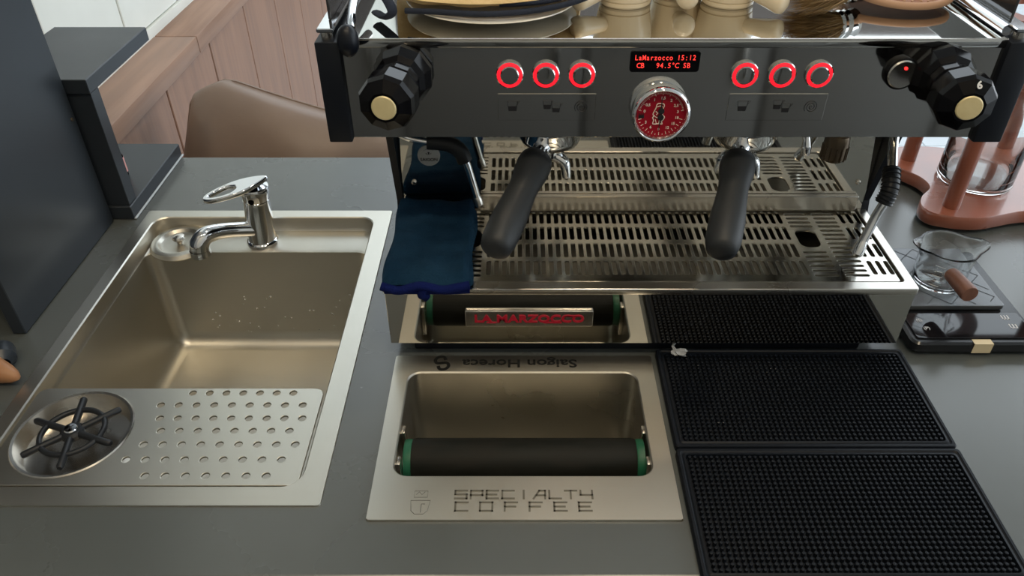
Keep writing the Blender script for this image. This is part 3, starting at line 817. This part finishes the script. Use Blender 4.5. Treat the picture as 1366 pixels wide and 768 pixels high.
# ------------------------------------------------------------------ things on top of the machine
TOPZ = UZ1 + .0002
pl = tag(obj('plate', lathe(B(), [(0, .004), (.055, .004), (.062, .006), (.092, .0125), (.0955, .0135), (.0950, .0147), (.090, .0138), (.060, .0080), (0, .0065)], 56, T((-.030, .8840, TOPZ - .0038))), 'porcelain'), 'cream white plate on the cup warmer under the woven bag', 'plate')
cl = thing('woven_bag', 'beige woven bag with navy trim lying on the cream plate', 'bag', (-.05, .90, TOPZ + .013))
def blob(pts_front, pts_back, z0, z1, n=22):
    bm = B(); F = smooth_path(pts_front, 6); K = smooth_path(pts_back, 6); m = min(len(F), len(K)); rings = []
    for i in range(m):
        f, k = F[i], K[i]; ring = []
        for j in range(16):
            a = 2 * PI * j / 16; t = (1 - math.cos(a)) / 2
            p = f.lerp(k, t); up = math.sin(a); s = abs(up) ** .6 * (1 if up > 0 else -1)
            zb = (z0 + z1) / 2; hh = (z1 - z0) / 2 * (.85 + .15 * math.sin(i * 1.3))
            ring.append((p.x, p.y, p.z + zb + s * hh))
        rings.append(ring)
    loft(bm, rings, cap=True); bm.faces.new([v for v in bm.verts[:16]]) if False else None
    return bm
bm = blob([(-.130, .824, .004), (-.10, .814, .001), (-.04, .806, 0), (.02, .814, .002), (.060, .826, .008)], [(-.15, .97, 0), (-.10, .98, 0), (-.04, .99, 0), (.03, .98, 0), (.075, .95, 0)], TOPZ + .0140, TOPZ + .034)
obj('weave_body', bm, 'straw', cl, smooth=60)
bm = B(); tube(bm, [(-.118, .814, TOPZ + .0150), (-.085, .8075, TOPZ + .0160), (-.035, .8015, TOPZ + .0155), (.015, .808, TOPZ + .0170), (.055, .818, TOPZ + .0220), (.080, .828, TOPZ + .028)], .0030, 10, smooth=6)
obj('trim', bm, 'navy_trim', cl, smooth=60)
bm = B(); tube(bm, [(-.146, .826, TOPZ + .034), (-.136, .815, TOPZ + .026), (-.131, .810, TOPZ + .015), (-.140, .816, TOPZ + .008), (-.152, .835, TOPZ + .0065)], .0062, 8, smooth=5, flat=(1, .5))
obj('strap', bm, 'navy_trim', cl, smooth=60)
bm = B(); tube(bm, [(-.02, .812, TOPZ + .022), (.03, .817, TOPZ + .024), (.07, .832, TOPZ + .031)], .0028, 8, smooth=5)
obj('trim', bm, 'navy_trim', cl, smooth=60)

def cup(x, y, ang, label):
    t = thing('espresso_cup', label, 'cup', (x, y, TOPZ), group='cream cups on the cup warmer')
    bm = B(); lathe(bm, [(0, .001), (.0275, .001), (.0290, .003), (.0292, .0065), (.0282, .0070), (.0282, .0078), (.0295, .0083), (.0330, .030), (.0345, .056), (.0330, .0565), (.0315, .030), (.027, .012), (0, .010)], 40, T((x, y, TOPZ - .001)))
    obj('bowl', bm, 'cream', t)
    d = Vector((math.cos(ang), math.sin(ang), 0)); c = Vector((x, y, TOPZ + .0215))
    bm = B(); lathe(bm, [(.0085, .026), (.0085, .034), (.0110, .056), (.0122, .066), (.0112, .071), (.006, .0735), (0, .074)], 24, frame_z(c, d + Vector((0, 0, -.10))))
    obj('side_handle', bm, 'cream', t, smooth=60)
    return t
cup(.1200, .8920, R(215), 'cream cup with its stub handle turned towards the woven bag')
cup(.1860, .9250, R(-92), 'cream cup standing between two others, stub handle pointing over the control panel')
cup(.2360, .8920, R(-48), 'cream cup with its stub handle turned towards the bristle brush')

br = thing('brush', 'round brown bristle brush lying on the cup warmer', 'brush', (.325, .862, TOPZ))
bm = B(); random.seed(11)
c0 = Vector((.362, .876, TOPZ + .020))
for k in range(1500):
    th_ = random.uniform(0, 2 * PI); r0 = .013 * math.sqrt(random.random()); r1 = r0 * 1.7 + random.uniform(0, .012)
    L = random.uniform(.045, .080)
    ax = Vector((-.93, -.36, 0)).normalized(); sx_ = Vector((.36, -.93, 0)).normalized(); uz = Vector((0, 0, 1))
    a = c0 + sx_ * r0 * math.cos(th_) + uz * r0 * math.sin(th_)
    b = c0 + ax * L + sx_ * (r1 * math.cos(th_) * 1.1 + random.uniform(-.006, .006)) + uz * (r1 * .75 * math.sin(th_) + random.uniform(-.005, .004))
    b.z = max(b.z, TOPZ + .0012); a.z = max(a.z, TOPZ + .0012)
    md = (a + b) / 2 + Vector((random.uniform(-.004, .004), random.uniform(-.004, .004), random.uniform(-.002, .004))); md.z = max(md.z, TOPZ + .001)
    w_ = Vector((random.uniform(-1, 1), random.uniform(-1, 1), random.uniform(-1, 1))).normalized() * .00042
    vs = [bm.verts.new(p) for p in (a - w_, a + w_, md + w_, md - w_, b)]
    bm.faces.new(vs[:4]); bm.faces.new((vs[3], vs[2], vs[4]))
obj('bristles', bm, 'bristle', br, kind='stuff', smooth=None)
bm = B(); lathe(bm, [(0, 0), (.0155, 0), (.0165, .004), (.0150, .009), (.0165, .014), (.0150, .020), (.0160, .026), (0, .026)], 24, frame_z(c0 - Vector((.006, .001, 0)), (.93, .36, 0)))
obj('ferrule', bm, 'chrome', br)
bm = B(); tube(bm, [c0 + Vector((.012, .006, 0)), c0 + Vector((.022, .040, 0)), c0 + Vector((.024, .12, -.006))], [.010, .008, .010], 14, smooth=5)
obj('handle', bm, 'wood_handle', br)

wb = thing('woven_trivet', 'round pinkish brown woven trivet with a pale braided rim by the side rail', 'trivet', (.4330, .9040, TOPZ))
WM = T((.4310, .9050, TOPZ + .012)) @ Matrix.Rotation(R(5), 4, 'X')
RL = .0560
bm = B(); lathe(bm, [(RL, .004), (RL * .85, .0065), (RL * .5, .011), (0, .013), (0, .009), (RL * .5, .007), (RL * .85, .0025), (RL, .001)], 64, WM)
obj('disc', bm, 'net_brown', wb)
bm = B(); tube(bm, [WM @ Vector(((RL + .001) * math.cos(a), (RL + .001) * math.sin(a), .002)) for a in [2 * PI * k / 72 for k in range(72)]], .0042, 8, closed=True)
obj('rim', bm, 'net_rim', wb, smooth=60)
bm = B()
for dx, dy in ((.6, .8), (-.6, .8)):
    for k in range(-4, 5):
        o = k * .0135; h = math.sqrt(max(0, (RL - .003) ** 2 - o * o)); pts = []
        for q in range(13):
            s = -h + 2 * h * q / 12; x, y = dx * s - dy * o, dy * s + dx * o
            r = math.hypot(x, y) / RL; pts.append(WM @ Vector((x, y, .0132 - .0092 * r ** 1.6 + .0003)))
        tube(bm, pts, .0011, 5)
obj('lattice', bm, 'net_rim', wb, smooth=60)

# ------------------------------------------------------------------ right side: scale, beaker, brew stand
sl = thing('coffee_scale', 'black coffee scale with glossy display and diamond lined glass plate', 'scale', (.585, .84, 0))
bm = B(); loft(bm, [at_z(rr(.506, .664, .741, .936, .012), .0006), at_z(rr(.500, .670, .735, .942, .012), .008), at_z(rr(.501, .669, .736, .941, .012), .018), at_z(rr(.504, .666, .739, .938, .010), .0205)], cap=True)
obj('body', bm, 'scale_black', sl, smooth=35)
bm = B(); plate(bm, [rr(.5085, .6615, .7450, .7965, .004)], .0205, .0225, bev=.0005)
dg = obj('display_glass', bm, 'scale_glass', sl, label='glossy black display strip with pale icons')
for x, y, ch in ((.525, .780, '(S)'), (.5285, .764, '(P)')):
    obj('icon', text(B(), ch, .0075, T((x, y, .0227)), depth=.0002), 'icon_white', dg)
for x, y in ((.636, .782), (.638, .764)):
    bm = B()
    for k in range(3): box(bm, (x + k * .004, y, .0225), (x + k * .004 + .0012, y + .008, .0228))
    box(bm, (x, y, .0225), (x + .009, y + .001, .0228))
    obj('icon', bm, 'icon_white', dg)
obj('weighing_plate', (lambda bm: plate(bm, [rr(.5060, .6470, .8020, .9380, .005)], .0225, .0290, bev=.0008))(B()), 'scale_plate', sl, label='dark glass weighing plate with thin diamond lines')
bm = B(); zl = .02935
for a, b in (((.512, .87), (.577, .935)), ((.577, .935), (.642, .87)), ((.642, .87), (.577, .806)), ((.577, .806), (.512, .87)),
             ((.545, .806), (.642, .903)), ((.610, .806), (.512, .903)), ((.642, .838), (.545, .935)), ((.512, .838), (.610, .935)), ((.632, .812), (.642, .822)), ((.642, .822), (.600, .860))):
    tube(bm, [(a[0], a[1], zl), (b[0], b[1], zl)], .0005, 4, flat=(1, .3))
obj('diamond_lines', bm, 'line', sl)
bm = B(); box(bm, (.578, .7345, .006), (.602, .7352, .0202)); box(bm, (.578, .7345, .0200), (.602, .7440, .0209))
obj('tape', bm, 'tape', sl, label='strip of beige tape on the front edge')

bk = thing('glass_beaker', 'small twin spout glass beaker with a wooden peg handle on the scale', 'beaker', (.578, .856, .0294))
BX, BY, BZ = .578, .856, .0295
def beaker_ring(r, h, sp):
    out = []
    for k in range(72):
        a = 2 * PI * k / 72
        lob = max(0, abs(math.cos(a)) - .80) / .20
        rad = r + sp * lob ** 2 * .013
        out.append((BX + rad * math.cos(a), BY + rad * math.sin(a), BZ + h + sp * lob ** 2 * .003))
    return out
bm = B()
loft(bm, [beaker_ring(r, h, s) for r, h, s in ((.0005, .0, 0), (.026, 0, 0), (.0305, .002, 0), (.0325, .006, 0), (.0335, .018, 0), (.0340, .040, 0), (.0352, .050, .2), (.0368, .0570, .8), (.0378, .0600, 1), (.0372, .0612, 1), (.0360, .0604, 1), (.0348, .0570, .8), (.0332, .050, .2), (.0320, .040, 0), (.0315, .018, 0), (.0305, .0065, 0), (.027, .004, 0), (.0005, .0035, 0))])
obj('glass_body', bm, 'glass', bk, smooth=60)
bm = B()
for k in range(5):
    a0 = -100 + (k % 2) * 2; z = BZ + .014 + k * .0075; w_ = 14 if k % 2 else 22
    tube(bm, [(BX + .0342 * math.cos(R(a)), BY + .0342 * math.sin(R(a)), z) for a in range(a0 - w_ // 2 - 26, a0 + w_ // 2 - 26, 3)], .0004, 4)
obj('measure_marks', bm, 'icon_white', bk)
bm = B(); lathe(bm, [(0, 0), (.0090, 0), (.0098, .004), (.0112, .042), (.0106, .0455), (0, .046)], 24, frame_z((.5700, .8215, .0680), (.004, -.045, .000)))
obj('peg_handle', bm, 'wood_peg', bk, smooth=40, label='reddish brown wooden peg handle')

st = thing('brew_stand', 'terracotta painted wavy wooden stand with round posts behind the scale', 'brew stand', (.76, 1.12, 0))
def wavy(off=0.):
    ctrl = [(.655, 1.030), (.715, 1.018), (.80, 1.040), (.88, 1.034), (.935, 1.030), (.965, 1.065), (.945, 1.13), (.955, 1.20), (.93, 1.262), (.86, 1.262), (.80, 1.250), (.735, 1.262), (.675, 1.258), (.648, 1.225), (.650, 1.190), (.676, 1.150), (.678, 1.115), (.652, 1.085), (.640, 1.055)]
    p = smooth_path([(x, y, 0) for x, y in ctrl], 5, closed=True)
    c = Vector((.8, 1.14, 0))
    return [((c + (v - c) * (1 - off)).x, (c + (v - c) * (1 - off)).y) for v in p]
bm = B(); loft(bm, [at_z(wavy(.01), .008), at_z(wavy(0), .011), at_z(wavy(0), .027), at_z(wavy(.012), .030)])
vs = bm.verts[:] if not hasattr(bm.verts, 'ensure_lookup_table') else (bm.verts.ensure_lookup_table() or bm.verts[:])
n_ = len(wavy()); bm.faces.new(vs[-n_:]); bm.faces.new(list(reversed(vs[:n_])))
obj('base_board', bm, 'terracotta', st, smooth=40)
for x, y in ((.685, 1.055), (.683, 1.225), (.915, 1.06), (.91, 1.235)):
    obj('foot', cyl(B(), (x, y, 0), (x, y, .009), .014, 16), 'rubber', st)
for x, y in ((.6870, 1.056), (.6830, 1.215), (.850, 1.222), (.915, 1.062)):
    bm = B(); lathe(bm, [(0, .0302), (.0128, .0302), (.0128, .150), (.0105, .153), (.0105, .156), (.0128, .159), (.0128, .30), (0, .30)], 24, T((x, y, 0)))
    obj('post', bm, 'terracotta', st)
bm = B(); lathe(bm, [(.062, .30), (.088, .30), (.088, .312), (.062, .312), (.062, .30)], 48, T((.775, 1.14, 0)))
for x, y in ((.6870, 1.056), (.6830, 1.215), (.850, 1.222), (.915, 1.062)): box(bm, (min(x, .775) if abs(x - .775) > .05 else x - .01, y - .012, .300), (max(x, .775), y + .012, .311))
obj('top_ring', bm, 'terracotta', st)
gv = thing('glass_carafe', 'clear glass carafe standing on the terracotta brew stand', 'carafe', (.7620, 1.140, .0302))
bm = B(); lathe(bm, [(0, 0), (.045, 0), (.056, .002), (.0585, .007), (.0575, .011), (.0575, .110), (.054, .126), (.044, .139), (.036, .148), (.034, .160), (.034, .235), (.037, .240), (.0345, .241), (.0315, .235), (.0315, .160), (.034, .147), (.042, .136), (.0515, .124), (.0550, .110), (.0550, .012), (.052, .006), (.03, .0075), (0, .004)], 56, T((.7620, 1.140, .0304)))
obj('glass_body', bm, 'glass', gv, smooth=50)

# ------------------------------------------------------------------ left side: cabinet, shelf, bottle, tool
tc = thing('grinder_cabinet', 'tall charcoal equipment cabinet standing on the worktop beside the sink', 'cabinet', (-.80, .91, 0))
obj('side_panel', box(B(), (-.671, .778, .001), (-.653, 1.0565, .62), .001, 1), 'panel_black', tc)
obj('side_panel', box(B(), (-.895, .778, .001), (-.877, 1.0565, .62), .001, 1), 'panel_black', tc)
obj('back_panel', box(B(), (-.877, 1.038, .001), (-.671, 1.056, .62)), 'panel_black', tc)
obj('top_panel', box(B(), (-.877, .778, .602), (-.671, 1.038, .62)), 'panel_black', tc)
obj('inner_shelf', box(B(), (-.877, .80, .22), (-.671, 1.038, .236)), 'panel_black', tc)
for y, z in ((1.047, .182), (.80, .165)):
    bm = B(); lathe(bm, [(.0030, 0), (.0028, .0012), (0, .0016)], 14, frame_z((-.653, y, z), (1, 0, 0))); obj('screw', bm, 'brass_dark', tc)

sh = thing('corner_shelf', 'charcoal two-tier shelf behind the tall cabinet by the wainscot', 'shelf', (-.70, 1.17, 0))
obj('top_board', box(B(), (-.775, 1.062, .214), (-.622, 1.288, .236), .0012, 1), 'panel_black', sh)
obj('front_board', box(B(), (-.775, 1.066, .024), (-.624, 1.092, .2138), .0008, 1), 'panel_black', sh)
obj('bottom_board', box(B(), (-.775, 1.062, .0006), (-.622, 1.284, .024), .0012, 1), 'panel_black', sh)
obj('sealant', box(B(), (-.6222, 1.062, .0004), (-.6185, 1.284, .0035), .001, 1), 'caulk', sh, label='pale sealant bead along the shelf foot')
bt = thing('small_bottle', 'small dark dropper bottle with pink label on the lower shelf board', 'bottle', (-.678, 1.165, .0242))
M = T((-.676, 1.165, .0242))
obj('glass', lathe(B(), [(0, 0), (.0095, 0), (.0105, .0015), (.0105, .036), (.007, .042), (.0055, .044), (.0055, .047), (0, .047)], 24, M), 'black_gloss', bt)
obj('label_wrap', lathe(B(), [(.0107, .007), (.0107, .034)], 24, M), 'pink_label', bt)
obj('cap', lathe(B(), [(.0070, .045), (.0070, .058), (.005, .060), (0, .060)], 20, M), 'black_plastic', bt)

tl = thing('tamper', 'dark steel tamper with a tapered wooden handle lying beside the sink', 'tamper', (-.63, .70, 0))
bm = B()
lathe(bm, [(0, 0), (.0150, 0), (.0155, .004), (.0150, .020), (.010, .026), (.007, .030)], 24, frame_z((-.655, .730, .0155), (.6, -.9, -.02)))
obj('foot', bm, 'panel_black', tl)
hb = B(); M = frame_z((-.664, .700, .017), (.9, -.30, -.06))
lathe(hb, [(0, -.03), (.010, -.03), (.0165, -.01), (.0175, .005), (.0160, .022), (.0125, .038), (.0085, .050), (.004, .057), (0, .059)], 24, M)
obj('handle', hb, 'wood_handle', tl, smooth=60, label='honey coloured wooden handle')
